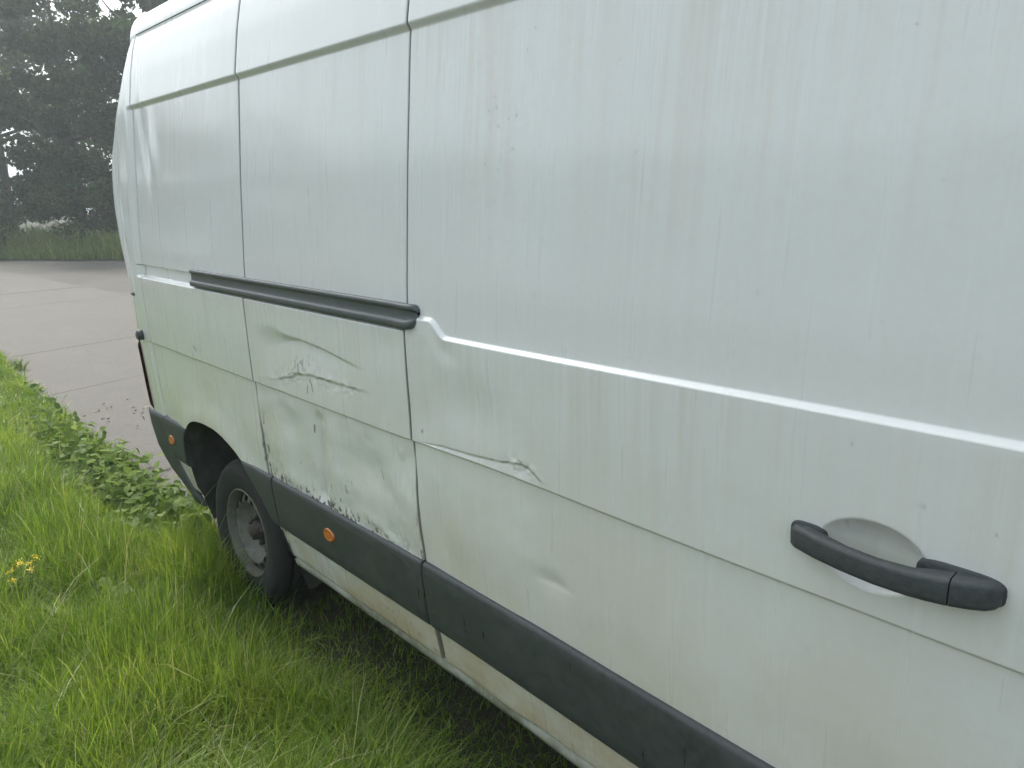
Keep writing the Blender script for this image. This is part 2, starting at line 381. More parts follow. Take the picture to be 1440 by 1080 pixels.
for cx, cy, sx, sy, n in ((-2.3, 0.08, 0.45, 0.13, 520), (-3.2, 0.08, 0.45, 0.11, 230), (-1.6, 0.08, 0.25, 0.15, 330), (-4.2, 0.16, 0.5, 0.08, 60), (-2.75, -0.16, 0.22, 0.10, 190), (-2.1, -0.12, 0.4, 0.10, 260), (-3.4, -0.04, 0.4, 0.10, 160), (-5.6, 0.22, 0.7, 0.05, 35), (-1.0, 0.12, 0.25, 0.10, 110)):
    a, b = clump(cx, cy, sx, sy, n); PX.append(a); PY.append(b)
PX = np.concatenate(PX); PY = np.concatenate(PY); k_ = PY < 0.42; PX, PY = PX[k_], PY[k_]
PZ = 0.03 + rng.random(len(PX)) ** 1.1 * 0.17 * (0.5 + 0.5 * G(PY - 0.05, 0.2))
leaf_mass('weeds', PX, PY, PZ, rng.uniform(0.035, 0.09, len(PX)), M['weed'], np.clip(rng.normal(0.45, 0.25, len(PX)), 0, 1), 'low broad leaved green weeds between the grass and the concrete road', 'weeds')

def tuft(name, loc, n, h, w, label, cat, mat, tlo, thi, lean=(0.3, 0.9), group=None):
    bx = rng.normal(0, 0.035, n); by = rng.normal(0, 0.035, n)
    o = blades(name, bx, by, np.zeros(n), rng.uniform(0.5, 1, n) * h, np.full(n, w), rng.uniform(*lean, n), mat, label, cat, rng.uniform(tlo, thi, n))
    del o['kind']; o.location = loc
    if group: o['group'] = group
    return o
tuft('weed_tuft', (-6.9, 0.40, -0.01), 60, 0.24, 0.012, 'dark grass tuft at the road edge, furthest along the lawn', 'plant', M['verge'], 0, 0.3)
tuft('dry_grass_tuft', (0.62, -0.55, -0.01), 46, 0.34, 0.006, 'straw coloured dry grass tuft rising from the green lawn', 'plant', M['grass'], 0.9, 1.0)
tuft('broad_grass_tuft', (1.02, -0.32, -0.01), 40, 0.20, 0.014, 'broad bladed dark green tuft in the grass below the sliding door', 'plant', M['grass'], 0.0, 0.4)

# yellow flowering weed
fl = empty('flowering_weed', (-0.72, -0.70, 0.0)); tag(fl, 'small weed with clusters of yellow flowers in the lawn', 'flower')
heads = [(0.0, 0.0, 0.285, 1), (0.055, 0.03, 0.265, 0.55), (-0.045, 0.035, 0.255, 0.5), (0.06, -0.04, 0.24, 0.6), (-0.06, -0.03, 0.235, 0.5), (0.02, 0.06, 0.30, 0.5)]
b = MB()
for x, y, z, s in heads: b.tube([(x * 0.15, y * 0.15, 0), (x * 0.5, y * 0.5, z * 0.6), (x, y, z)], [0.0022, 0.0018, 0.0012], 5)
b.build('stem', plain('stem_green', (0.08, 0.14, 0.03), 0.6), fl)
for x, y, z, s in heads:
    n = int(26 * s) + 6; r = 0.018 * (0.5 + 0.5 * s)
    px, py = rng.normal(0, r * 0.5, n), rng.normal(0, r * 0.5, n); pz = rng.normal(0, 0.006, n)
    o = leaf_mass('flower_head', px + x, py + y, pz + z, rng.uniform(0.007, 0.013, n), M['petal'], rng.random(n), None, None, -0.5, parent=fl, kind=None)

for (x, y, n, lb) in ((0.42, -0.62, 26, 'low rosette of broad dark leaves in the lawn near the lower picture edge'), (-0.45, -0.42, 22, 'low rosette of broad leaves in the lawn between the flowers and the wheel')):
    o = leaf_mass('broadleaf_weed', rng.normal(0, 0.03, n), rng.normal(0, 0.03, n), rng.uniform(0.05, 0.15, n), rng.uniform(0.06, 0.12, n), M['weed'], rng.uniform(0, 0.7, n), lb, 'plant', kind=None); o.location = (x, y, 0)
# fallen leaves on the concrete
b_x, b_y = rng.normal(-4.2, 0.35, 26), rng.normal(0.75, 0.18, 26)
leaf_mass('leaf_litter', b_x, b_y, np.full(26, 0.008), rng.uniform(0.02, 0.05, 26), M['dead'], rng.random(26), 'scatter of dead leaves and clippings on the concrete', 'leaf litter', 0.6)
px, py = scatter(420, 0.2, 2.4, 0.12, 0.85)
leaf_mass('gravel_crumbs', px, py, np.full(len(px), 0.030), rng.uniform(0.006, 0.018, len(px)), M['concrete'], rng.random(len(px)), 'pale gravel crumbs on the dark ground beneath the van', 'gravel', 0.5)

# far verge of tall grass at the end of the road
vd = np.array([0.70, 0.71]); vn = np.array([-0.71, 0.70]); v0 = np.array([-28.3, 3.8])
P = [v0 + vd * s + vn * t for s, t in ((-26, 0), (-12, -0.4), (-4, 0.1), (0, 0), (2.2, -0.15), (4.2, 0.1), (9, 0), (20, 0.5), (60, 0), (60, 60), (-26, 60))]
tag(sheet('verge_soil', [tuple(p) for p in P], 0.0, M['soil']), kind='structure')
n = 26000; s = rng.uniform(-18, 26, n); t = rng.random(n) ** 1.4 * 5.0
hgt = (0.5 + 0.95 * sm(0, 1.6, t)) * (0.55 + 0.65 * rng.random(n)) * (1 + 0.5 * fbm(s * 0.5, t * 0.5, 3))
pp = v0 + vd * s[:, None] + vn * t[:, None]
blades('tall_verge_grass', pp[:, 0], pp[:, 1], np.zeros(n), hgt, rng.uniform(0.02, 0.05, n), rng.uniform(0.2, 0.8, n), M['verge'], 'tall rough grass at the end of the road under the trees', 'grass', np.clip(rng.normal(0.4, 0.22, n) + 0.3 * fbm(s * 0.4, t, 2), 0, 1))

# ------------------------------------------------------------------ trees
def tree(name, loc, h, rx, rz, nleaf, label, cat='tree', base=0.9, leafsize=0.27, seed=0, dens_=1.0, group='trees at the end of the road'):
    r = np.random.default_rng(seed); root = empty(name, loc); tag(root, label, cat, group)
    b = MB(); tr = 0.018 * h
    bend = r.normal(0, 0.25, 2)
    tp = [(0, 0, -0.1), (bend[0] * 0.3, bend[1] * 0.3, h * 0.25), (bend[0], bend[1], h * 0.55), (bend[0] * 1.6, bend[1] * 1.6, h * 0.9)]
    b.tube(tp, [tr * 1.3, tr, tr * 0.65, tr * 0.15], 9)
    limbs = []
    for i in range(11):
        z0 = h * r.uniform(0.18, 0.72); a = r.uniform(0, 6.28); ln = rx * r.uniform(0.5, 0.95); c0 = np.array([bend[0] * z0 / h * 1.6, bend[1] * z0 / h * 1.6, z0])
        e = c0 + np.array([math.cos(a) * ln, math.sin(a) * ln, ln * r.uniform(0.15, 0.8)]); m_ = (c0 + e) / 2 + np.array([0, 0, -0.12 * ln])
        b.tube([c0, m_, e], [tr * 0.45, tr * 0.28, tr * 0.06], 6); limbs.append(e)
    b.build('trunk', M['bark'], root)
    # leaf clumps through the crown's volume
    nc = int(70 * dens_); cs = []
    while len(cs) < nc:
        p = r.uniform(-1, 1, 3); q = np.linalg.norm(p)
        if q < 1 and (q > 0.45 or r.random() < 0.25): cs.append(p)
    cs = np.array(cs); cz = base + (h - base) / 2
    lobes = 1 + 0.17 * np.sin(np.arctan2(cs[:, 1], cs[:, 0]) * 3 + seed) + r.normal(0, 0.10, nc)
    C = np.stack([cs[:, 0] * rx * lobes, cs[:, 1] * rx * lobes, cz + cs[:, 2] * (h - base) / 2], 1)
    C[:, :2] *= (0.72 + 0.28 * np.clip((C[:, 2] - base) / (h * 0.3), 0, 1))[:, None]
    rad = r.uniform(0.55, 1.35, nc) * rx * 0.25; cid = r.choice(nc, nleaf, p=rad ** 2 / (rad ** 2).sum())
    g = r.normal(0, 1, (nleaf, 3)); g /= np.linalg.norm(g, axis=1)[:, None]; g *= (r.random(nleaf) ** 0.45)[:, None]; g[:, 2] *= 0.62
    P = C[cid] + g * rad[cid][:, None]; P[:, 2] = np.maximum(P[:, 2], 0.15)
    u = r.normal(0, 1, (nleaf, 3)); u[:, 2] -= 0.4; u /= np.linalg.norm(u, axis=1)[:, None]; w = np.cross(u, r.normal(0, 1, (nleaf, 3)) + np.array([0, 0, 0.8])); w /= np.linalg.norm(w, axis=1)[:, None]
    L = (leafsize * r.uniform(0.5, 1.3, nleaf))[:, None]
    V = np.stack([P - u * L * 0.5, P + w * L * 0.30 - u * L * 0.05, P + u * L * 0.55, P - w * L * 0.30], 1).reshape(-1, 3)
    q = np.arange(nleaf)[:, None] * 4 + np.array([[0, 1, 2, 3]])
    tint = np.clip(r.normal(0.35, 0.14, nleaf) + r.normal(0, 0.24, nc)[cid], 0, 1)
    mesh_np('crown', V, q, None, M['foliage'], root, False, {'tint': np.repeat(tint, 4)})
    return root
tree('roadside_tree', (-33.0, 1.2, 0), 9.4, 3.0, 6, 21000, 'dark leafy tree furthest left behind the verge grass', seed=1)
tree('roadside_tree', (-32.0, 7.4, 0), 11.2, 3.0, 6, 25000, 'tall dark broadleaf tree in the middle of the trees beyond the road', seed=2)
tree('roadside_tree', (-30.5, 11.0, 0), 14.0, 3.6, 6, 27000, 'tall dark tree rising just beside the rear edge of the van', seed=3)
tree('roadside_tree', (-41.0, 6.5, 0), 11.5, 4.6, 6, 18000, 'paler tree showing through gaps behind the front row of trees', seed=4)
tree('roadside_tree', (-36.5, -2.5, 0), 10.5, 4.0, 6, 12000, 'tree at the left end of the row, cut by the picture edge', seed=5)
tree('roadside_tree', (-27.0, 15.5, 0), 14.5, 4.4, 6, 12000, 'tree of the far row hidden behind the white van', seed=6)
for i, (x, y, h, lb) in enumerate([(-35, -9, 9, 'nearest to the lawn end'), (-33, -16, 8, 'second along the field edge'), (-28, -22, 8.5, 'third along the field edge'), (-20, -26, 8, 'fourth along the field edge'), (-12, -28, 7.5, 'fifth along the field edge'), (-4, -29, 8, 'sixth along the field edge'), (4, -29, 7, 'seventh along the field edge'), (12, -28, 8, 'eighth along the field edge')]):
    tree('field_tree', (x, y, 0), h, 4.6, 4, 6500, 'tree across the lawn mirrored in the van side, ' + lb, 'tree', 0.3, 0.45, 40 + i, 0.8, 'trees across the lawn')
for i, (x, y, h, rx, lb) in enumerate([(-31.0, 3.6, 3.0, 2.0, 'low dark bush under the left tree behind the verge grass'), (-30.2, 7.2, 3.6, 2.3, 'low dark bush under the middle tree behind the verge grass'), (-29.2, 9.6, 6.8, 2.6, 'low dark bush beside the rear edge of the van'), (-33.5, 0.2, 3.2, 2.2, 'low dark bush at the left picture edge')]):
    tree('bush', (x, y, 0), h, rx, 2, 7000, lb, 'bush', 0.1, 0.16, 20 + i, 0.5, 'bushes under the trees')

# ------------------------------------------------------------------ the van
van = empty('van', (0, 0, 0.11))
tag(van, 'dented dirty white panel van with grey rub strips parked half on the grass', 'van')
W = 2.07
_z = np.arange(0.1, 2.8, 0.002)
_s = np.interp(_z, [0.1, 0.2, 0.3, 0.42, 0.55, 0.65, 0.8, 0.95, 1.04, 1.2, 1.36, 1.5, 1.8, 2.13, 2.3, 2.4, 2.46, 2.6],
               [0.165, 0.135, 0.107, 0.081, 0.061, 0.048, 0.033, 0.020, 0.013, 0.005, 0.0, 0.001, 0.015, 0.038, 0.062, 0.082, 0.10, 0.16])
_k = np.exp(-np.linspace(-2.5, 2.5, 61) ** 2); _k /= _k.sum()
_s = np.convolve(np.pad(_s, 30, mode='edge'), _k, 'valid')
def S(z): return np.interp(z, _z, _s)
def droop(X): return -0.026 * sm(1.25, 2.6, X)            # rub line and sill drop slightly towards the cab
def zcrease(X): return 1.044 + 0.008 * G(X - 1.62, 0.35)

def y_side(X, Z, door):
    """outer skin of the right side: X forward, Z up, returns Y (inwards positive)"""
    zc = zcrease(X)
    y = S(Z) + 0.0085 * (1 - sm(zc - 0.008, zc + 0.001, Z)) * sm(0.75, 1.03, Z)
    top = sm(2.158, 2.136, Z)                                          # under the roof swage
    if door:
        bl = 1.364 + 0.042 * (1 - sm(1.362, 1.432, X)) + 0.013 * sm(1.4, 2.9, X)
        y = y + (0.013 * sm(bl - 0.004, bl + 0.008, Z)) * top
        y = y + 0.004 * G(X - 1.43, 0.05) * G(Z - (bl - 0.035), 0.03)
    else:
        y = y + 0.015 * sm(1.361, 1.373, Z) * top + 0.014 * sm(1.363, 1.376, Z) * (1 - sm(1.420, 1.427, Z))
    # pressed-sheet waviness
    y = y + 0.0016 * fbm(X * 1.6 + 5, Z * 1.4, 3) * sm(1.42, 1.55, Z) + 0.0022 * fbm(X * 2.6, Z * 2.6 + 9, 3) * sm(1.36, 1.25, Z)
    return y

def arch_r(X, Z):
    """<1 inside the rear wheel opening"""
    a = np.where(X < -0.30, 0.45, 0.56); e = np.where(X < -0.30, 3.2, 1.8); dz = np.where(Z > 0.22, (Z - 0.22) / 0.515, 0.0)
    return (np.abs((X + 0.30) / a) ** e + np.abs(dz) ** e) ** (1 / e)

ridge1 = lambda X: np.interp(X, [0.2, 0.264, 0.443, 0.63, 0.772, 1.0], [1.225, 1.232, 1.249, 1.258, 1.248, 1.22])
crump = lambda X: np.interp(X, [0.2, 0.40, 0.52, 0.61, 0.70, 0.85, 0.98, 1.2], [1.07, 1.085, 1.112, 1.140, 1.146, 1.148, 1.151, 1.155]) + 0.004 * vnoise(X * 40, X * 0)
def dents_mid(X, Z):
    zr, zc = ridge1(X), crump(X); wx = sm(0.24, 0.42, X) * (1 - sm(0.74, 1.06, X)); wd = 0.10 - 0.088 * sm(0.36, 0.62, X)
    t = np.clip((Z - zc) / (zr - zc), 0, 1)
    d = 0.015 * wx * t ** 0.9 * (1 - sm(zr - wd * 0.5, zr + wd * 0.5, Z))
    w2 = sm(0.34, 0.52, X) * (1 - sm(0.9, 1.08, X))
    d = d + 0.008 * w2 * (1 - sm(zc - 0.011, zc + 0.003, Z)) * np.exp(-np.clip(zc - Z, 0, 1) / 0.05)
    d = d + 0.0042 * w2 * G(Z - zc + 0.012, 0.022) * fbm(X * 38, Z * 38, 3)
    d = d + 0.006 * G(X - 0.42, 0.06) * G(Z - 1.09, 0.03) * fbm(X * 20, Z * 20, 2)
    lo = sm(1.03, 0.97, Z) * sm(0.64, 0.70, Z)
    xb = 0.685 + 0.1 * (Z - 0.9)
    d = d + lo * (0.012 * G(X - xb, 0.035) - 0.008 * G(X - xb - 0.085, 0.05) + 0.014 * G(X - 0.97, 0.12) * G(Z - 0.87, 0.09) + 0.010 * G(X - 0.45, 0.09) * G(Z - 0.93, 0.07))
    d = d + lo * 0.010 * fbm(X * 5 + 3, Z * 5, 3) - 0.004 * G(X - 1.185, 0.014) * G(Z - 0.985, 0.02) - 0.003 * G(X - 1.19, 0.012) * G(Z - 0.88, 0.03)
    d = d + 0.0035 * fbm(X * 34, Z * 34, 2) * G(Z - 0.67, 0.035)
    d = d + 0.004 * G(X - 1.16, 0.06) * G(Z - 1.31, 0.05)
    return d
ridge2 = lambda X: np.interp(X, [1.26, 1.30, 1.395, 1.516, 1.627, 1.692, 1.742, 1.782, 1.83], [1.046, 1.049, 1.061, 1.067, 1.077, 1.089, 1.085, 1.062, 1.05]) + 0.003 * vnoise(X * 50, X * 0 + 2) * sm(1.55, 1.68, X)
def dents_door(X, Z):
    zr, zc = ridge2(X), zcrease(X); w = sm(1.28, 1.36, X) * (1 - sm(1.70, 1.80, X))
    t = np.clip((Z - zc) / np.maximum(zr - zc, 0.004), 0, 1)
    d = 0.0046 * w * t * (1 - sm(zr - 0.003, zr + 0.003, Z)) * (Z > zc)
    d = d + 0.008 * G(X - 1.71, 0.055) * G(Z - 1.080, 0.020) * fbm(X * 45, Z * 45, 3)
    d = d + 0.011 * G(X - 1.52, 0.17) * G(Z - 1.19, 0.085) + 0.005 * G(X - 1.32, 0.05) * G(Z - 1.12, 0.06)
    d = d + 0.008 * G(X - 1.80, 0.045) * G(Z - 0.795, 0.03) * np.where(Z > 0.79, 1, 0.6) - 0.003 * G(X - 1.72, 0.06) * G(Z - 0.84, 0.05)
    d = d + 0.007 * sm(1.04, 0.95, Z) * fbm(X * 3.2, Z * 3.2 + 2, 3) * sm(2.4, 1.5, X)
    d = d + 0.005 * G(X - 1.33, 0.05) * G(Z - 0.82, 0.10)
    # bowl behind the door handle
    e = np.sqrt(((X - 2.530) / 0.088) ** 2 + ((Z - 1.148) / 0.061) ** 2)
    d = d + 0.036 * np.clip(1 - e ** 3.0, 0, 1)
    return d
def dents_rear(X, Z):
    d = -0.012 * G(arch_r(X, Z) - 1.0, 0.16) * sm(0.35, 0.6, Z)                  # flared arch
    d = d + 0.016 * G(X + 0.80 - 0.25 * (1.95 - Z), 0.035) * G(Z - 1.95, 0.15) - 0.011 * G(X + 0.70 - 0.25 * (1.95 - Z), 0.045) * G(Z - 1.93, 0.13)
    d = d + 0.004 * fbm(X * 3, Z * 3, 3) * sm(1.0, 0.9, Z)
    return d

def seg_d(X, Z, pl):
    D = np.full(X.shape, 9.0)
    for (x0, z0), (x1, z1) in zip(pl[:-1], pl[1:]):
        vx, vz = x1 - x0, z1 - z0; t = np.clip(((X - x0) * vx + (Z - z0) * vz) / (vx * vx + vz * vz), 0, 1)
        D = np.minimum(D, np.hypot(X - x0 - t * vx, Z - z0 - t * vz))
    return D
def wear_mid(X, Z):
    n = fbm(X * 60, Z * 60, 3); w = np.zeros_like(X)
    w = np.maximum(w, 0.95 * G(seg_d(X, Z, [(0.598, 1.168), (0.601, 1.15), (0.606, 1.133)]), 0.0035))
    for pl, a, s in (([(0.672, 1.125), (0.683, 1.11), (0.690, 1.088)], 0.9, 0.003), ([(0.655, 1.10), (0.650, 1.075)], 0.7, 0.0035), ([(0.652, 0.955), (0.647, 0.93)], 0.85, 0.004),
                     ([(0.52, 1.118), (0.56, 1.133), (0.63, 1.138)], 0.5, 0.003), ([(1.06, 0.90), (1.07, 0.87)], 0.5, 0.003)):
        w = np.maximum(w, a * G(seg_d(X, Z, pl), s))
    w = np.maximum(w, 0.5 * G(Z - crump(X) + 0.002, 0.0028) * sm(0.6, 0.68, X) * (1 - sm(0.98, 1.02, X)) * sm(-0.25, 0.15, fbm(X * 25, X * 0 + 7, 3)))
    w = np.maximum(w, 0.45 * G(Z - crump(X) - 0.03, 0.03) * sm(0.56, 0.7, fbm(X * 90, Z * 90, 2) + 0.45) * G(X - 0.62, 0.12))
    # chipped lower edge above the rub strip and along the seam
    band = G(Z - 0.665, 0.028) * (0.25 + G(X - 0.66, 0.16) + 0.7 * G(X - 0.95, 0.1) + 0.6 * G(X - 0.33, 0.08))
    w = np.maximum(w, np.clip(sm(0.10, 0.26, fbm(X * 75, Z * 55, 3)) * band * 1.2, 0, 0.95))
    w = np.maximum(w, 0.9 * G(X - 0.245 - 0.012 * fbm(Z * 30, Z * 0, 3), 0.010) * sm(0.05, 0.2, fbm(X * 90, Z * 50, 3)) * sm(0.95, 0.85, Z))
    w = np.maximum(w, 0.7 * G(X - 1.245, 0.008) * sm(0.0, 0.2, fbm(X * 90, Z * 40, 3)) * sm(0.85, 0.72, Z) * sm(0.6, 0.66, Z))
    w = np.maximum(w, 0.16 * G(X - 0.69 - 0.1 * (Z - 0.9), 0.022) * sm(1.02, 0.9, Z) * sm(0.66, 0.72, Z) * (1 + fbm(X * 20, Z * 8, 3)))
    speck = sm(0.62, 0.72, vnoise(X * 70, Z * 45) + 0.22) * sm(1.0, 0.7, Z) * 0.6
    return np.clip(np.maximum(w, speck), 0, 1)
def wear_door(X, Z):
    w = 0.7 * G(Z - ridge2(X) - 0.001, 0.0022) * sm(1.5, 1.62, X) * (1 - sm(1.76, 1.79, X)) * sm(-0.2, 0.1, fbm(X * 40, X * 0 + 5, 3))
    w = np.maximum(w, 0.6 * G(seg_d(X, Z, [(1.70, 1.100), (1.735, 1.088), (1.775, 1.066)]), 0.002))
    w = np.maximum(w, 0.8 * G(np.hypot(X - 1.307, (Z - 1.084) * 0.8), 0.004))
    w = np.maximum(w, 0.5 * G(seg_d(X, Z, [(2.53, 1.262), (2.60, 1.258)]), 0.0012))
    speck = sm(0.695, 0.73, vnoise(X * 110, Z * 90) + 0.22) * 0.25 * sm(0.12, 0.35, fbm(X * 2, Z * 2, 2) + 0.15)
    return np.clip(np.maximum(w, speck), 0, 1)
def wear_rear(X, Z):
    w = 0.7 * G(seg_d(X, Z, [(-0.36, 1.10), (-0.33, 1.085)]), 0.005)
    w = np.maximum(w, 0.8 * G(X - 0.215, 0.009) * sm(0.05, 0.2, fbm(X * 90, Z * 50, 3)) * sm(0.9, 0.8, Z))
    return np.maximum(w, sm(0.66, 0.73, vnoise(X * 50, Z * 35) + 0.2) * 0.5 * sm(1.0, 0.7, Z))

def axis(a, b, zones, step):
    pts = [a]
    while pts[-1] < b - 1e-6:
        s = step
        for z0, z1, st in zones:
            if z0 - 1e-9 <= pts[-1] < z1: s = min(s, st)
            elif pts[-1] < z0 < pts[-1] + s: s = max(z0 - pts[-1], 1e-4)
        pts.append(min(pts[-1] + s, b))
    if pts[-1] - pts[-2] < 0.0004: pts.pop(-2)
    return np.array(pts)
ZONES = [(1.032, 1.062, 0.0015), (1.353, 1.432, 0.0016), (2.128, 2.165, 0.002)]
def hem(ax):
    """repeats the end samples so that the sheet folds inwards at its edges; returns samples and extra depth"""
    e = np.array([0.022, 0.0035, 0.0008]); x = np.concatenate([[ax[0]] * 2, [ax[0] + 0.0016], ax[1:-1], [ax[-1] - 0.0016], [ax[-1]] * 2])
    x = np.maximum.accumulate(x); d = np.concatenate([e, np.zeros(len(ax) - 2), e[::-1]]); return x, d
def panel(name, x0, x1, z0, z1, door, dent, wear, xz, zz, mat, parent, arch=False, zdroop=False, xstep=0.008, zstep=0.008):
    xa, xd = hem(axis(x0, x1, xz, xstep)); za, zd = hem(axis(z0, z1, zz, zstep))
    X, Z = np.meshgrid(xa, za); 
    if zdroop: Z = Z + droop(X) * sm(0.75, 0.62, Z)
    X = X + 0.011 * sm(0.62, 0.40, Z) * (1 - sm(0, 0.06, X - x0)) * (x0 > 1) - 0.006 * sm(0.62, 0.40, Z) * (1 - sm(0, 0.06, x1 - X)) * (0.2 < x0 < 1)
    q = grid_quads(len(za), len(xa)); Xf, Zf = X.ravel(), Z.ravel()
    if arch:
        r = arch_r(Xf, Zf); ins = r < 1
        q = q[~ins[q].all(1)]
        cx, cz = -0.30, 0.22; k = np.where(ins, 1 / np.maximum(r, 1e-3), 1.0)
        low = ins & (Zf < 0.22)
        Xn = np.where(ins, cx + (Xf - cx) * k, Xf); Zn = np.where(ins & ~low, cz + (Zf - cz) * k, Zf)
        used = np.zeros(len(Xf), bool); used[q.ravel()] = True
        Xf, Zf = np.where(used, Xn, Xf), np.where(used, Zn, Zf)
    Y = y_side(Xf, Zf, door) + dent(Xf, Zf) + np.maximum(xd[None, :], zd[:, None]).ravel()
    o = mesh_np(name, np.stack([Xf, Y, Zf], 1), q[:, ::1], None, mat, parent, True, {'wear': np.maximum(wear(Xf, Zf), 0.62 * (np.maximum(xd[None, :], zd[:, None]).ravel() > 0.003))})  # besides the wear, sheet edges folded into the seams get one even darker tone
    if arch:   # drop the vertices the opening left over
        me = o.data; import bmesh; bm = bmesh.new(); bm.from_mesh(me); bmesh.ops.delete(bm, geom=[v for v in bm.verts if not v.link_faces], context='VERTS'); bm.to_mesh(me); bm.free()
    return o
XD = 1.254; XS = 0.216; XR = -0.945; GAP = 0.004; XF = 2.80
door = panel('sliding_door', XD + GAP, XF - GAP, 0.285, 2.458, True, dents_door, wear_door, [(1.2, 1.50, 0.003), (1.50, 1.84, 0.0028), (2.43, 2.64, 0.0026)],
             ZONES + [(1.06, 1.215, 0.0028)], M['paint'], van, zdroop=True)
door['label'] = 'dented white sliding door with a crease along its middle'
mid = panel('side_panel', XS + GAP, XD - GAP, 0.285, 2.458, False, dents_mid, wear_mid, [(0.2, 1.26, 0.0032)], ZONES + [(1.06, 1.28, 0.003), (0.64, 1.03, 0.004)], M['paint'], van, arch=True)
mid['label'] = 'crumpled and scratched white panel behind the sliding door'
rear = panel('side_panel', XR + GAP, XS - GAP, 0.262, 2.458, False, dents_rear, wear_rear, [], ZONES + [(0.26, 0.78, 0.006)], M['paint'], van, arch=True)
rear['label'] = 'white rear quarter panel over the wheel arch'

# dark structure behind the seams
def loft(mb, secs, closed=False):
    n = len(secs[0]); v = np.array(secs).reshape(-1, 3); return mb.add(v, grid_quads(len(secs), n, closed))
zz = np.array([0.24, 0.42, 0.65, 1.04, 1.3, 1.45, 2.13, 2.3, 2.44])
def shell_section(x):
    Rr = [(x, float(S(z)) + 0.045, z) for z in zz]; Ll = [(x, W - float(S(z)) - 0.045, z) for z in zz[::-1]]
    return Rr + [(x, 0.25, 2.53), (x, W - 0.25, 2.53)] + Ll
zz_low = zz.copy()
b = MB(); secs = [shell_section(x) for x in (0.30, 1.2, 2.0, 2.81)]; loft(b, secs, True)
n_ = len(secs[0])
for k0 in (0, 3 * n_): b.add([secs[0 if k0 == 0 else 3][i] for i in range(n_)] + [(0.30 if k0 == 0 else 2.81, W / 2, 1.2)], None, [(i, (i + 1) % n_, n_) for i in range(n_)])
b.build('inner_shell', M['dark'], van, False)
zz = np.array([0.80, 1.04, 1.3, 1.45, 2.13, 2.3, 2.44])
b = MB(); secs = [shell_section(x) for x in (-1.00, 0.30)]; loft(b, secs, True); n_ = len(secs[0])
b.add(secs[0] + [(-1.0, W / 2, 1.2)], None, [(i, (i + 1) % n_, n_) for i in range(n_)])
b.build('inner_shell', M['dark'], van, False)
b = MB(); b.box((-0.2, W / 2, 0.42), (1.9, 0.9, 0.40)); b.build('underbody', M['dark'], van, False)

# roof with gutter seam
yr = [0.100, 0.098, 0.1015, 0.106, 0.113, 0.124, 0.141, 0.17, 0.225, 0.34, 0.6, W / 2]; zr = [2.452, 2.466, 2.484, 2.503, 2.522, 2.541, 2.558, 2.573, 2.587, 2.60, 2.612, 2.618]
sec = list(zip(yr, zr)) + [(W - y, z) for y, z in list(zip(yr, zr))[-2::-1]]
b = MB(); xsr = [-1.02, -1.015, -1.0, -0.9] + list(np.linspace(-0.8, 2.7, 30)) + [2.80]
loft(b, [[(x, y, z - (0.03 if i == 0 else 0.006 if i == 1 else 0.0)) for y, z in sec] for i, x in enumerate(xsr)]); b.build('roof', M['paint'], van)
b = MB()
for x0, x1 in ((-0.93, -0.155), (-0.147, 2.8)):
    loft(b, [[(x, 0.101, 2.461), (x, 0.0955, 2.463), (x, 0.0955, 2.4655), (x, 0.102, 2.468)] for x in (x0, x1)])
b.build('gutter_strip', M['rail'], van, False)
# far side
zs = np.linspace(0.26, 2.455, 30); b = MB()
loft(b, [[(x, W - float(S(z)) - (0.012 if 1.4 < z < 2.13 else 0), float(z)) for z in zs] for x in np.linspace(-1.0, 2.80, 12)]); b.build('far_side_wall', M['paint'], van)

# rear corner pillar and rear doors
_oz = [0.2, 0.62, 0.67, 0.95, 1.13, 1.30, 1.40, 1.52, 1.70, 1.85, 1.94, 2.14, 2.35, 2.44, 2.5]; _ox = [-1.12, -1.12, -1.13, -1.12, -1.125, -1.12, -1.155, -1.205, -1.262, -1.268, -1.255, -1.152, -1.05, -1.01, -0.99]
_of = np.convolve(np.pad(np.interp(_z, _oz, _ox), 30, mode='edge'), _k, 'valid')
def xcorner(z): return np.interp(z, _z, _of) + 0.02
zp = axis(0.60, 2.458, ZONES, 0.012); RC = 0.075; rowsP = []
for z in zp:
    y0 = float(y_side(np.array(XR), np.array(z), False)) if z < 2.16 else float(S(z)); y0s = float(S(z)); xc = float(xcorner(z)); pr = []
    xs_ = np.concatenate([[XR - GAP, XR - GAP, XR - GAP - 0.0016], np.linspace(XR - GAP - 0.006, xc, 12)])
    ex = [0.022, 0.0035, 0.0008] + [0] * 12
    for x, e in zip(xs_, ex):
        t = np.clip((XR - x) / 0.05, 0, 1); fold = 0.006 * float(G(x - (xc + 0.06), 0.02)) * float(sm(1.25, 1.45, z)) * float(sm(2.2, 2.0, z))
        pr.append((x, y0 * (1 - t) + y0s * t + e + fold, z))
    for a in np.linspace(0, math.pi / 2, 9)[1:]: pr.append((xc - RC * math.sin(a), y0s + RC * (1 - math.cos(a)), z))
    pr += [(xc - RC, y0s + 0.15, z), (xc - RC, y0s + 0.20, z), (xc - RC + 0.03, y0s + 0.201, z)]
    rowsP.append(pr)
b = MB(); loft(b, rowsP); mm = b.build('rear_corner_pillar', M['paint'], van)
b = MB(); loft(b, [[(x, W - y, z) for x, y, z in r] for r in rowsP]); b.build('rear_corner_pillar', M['paint'], van)
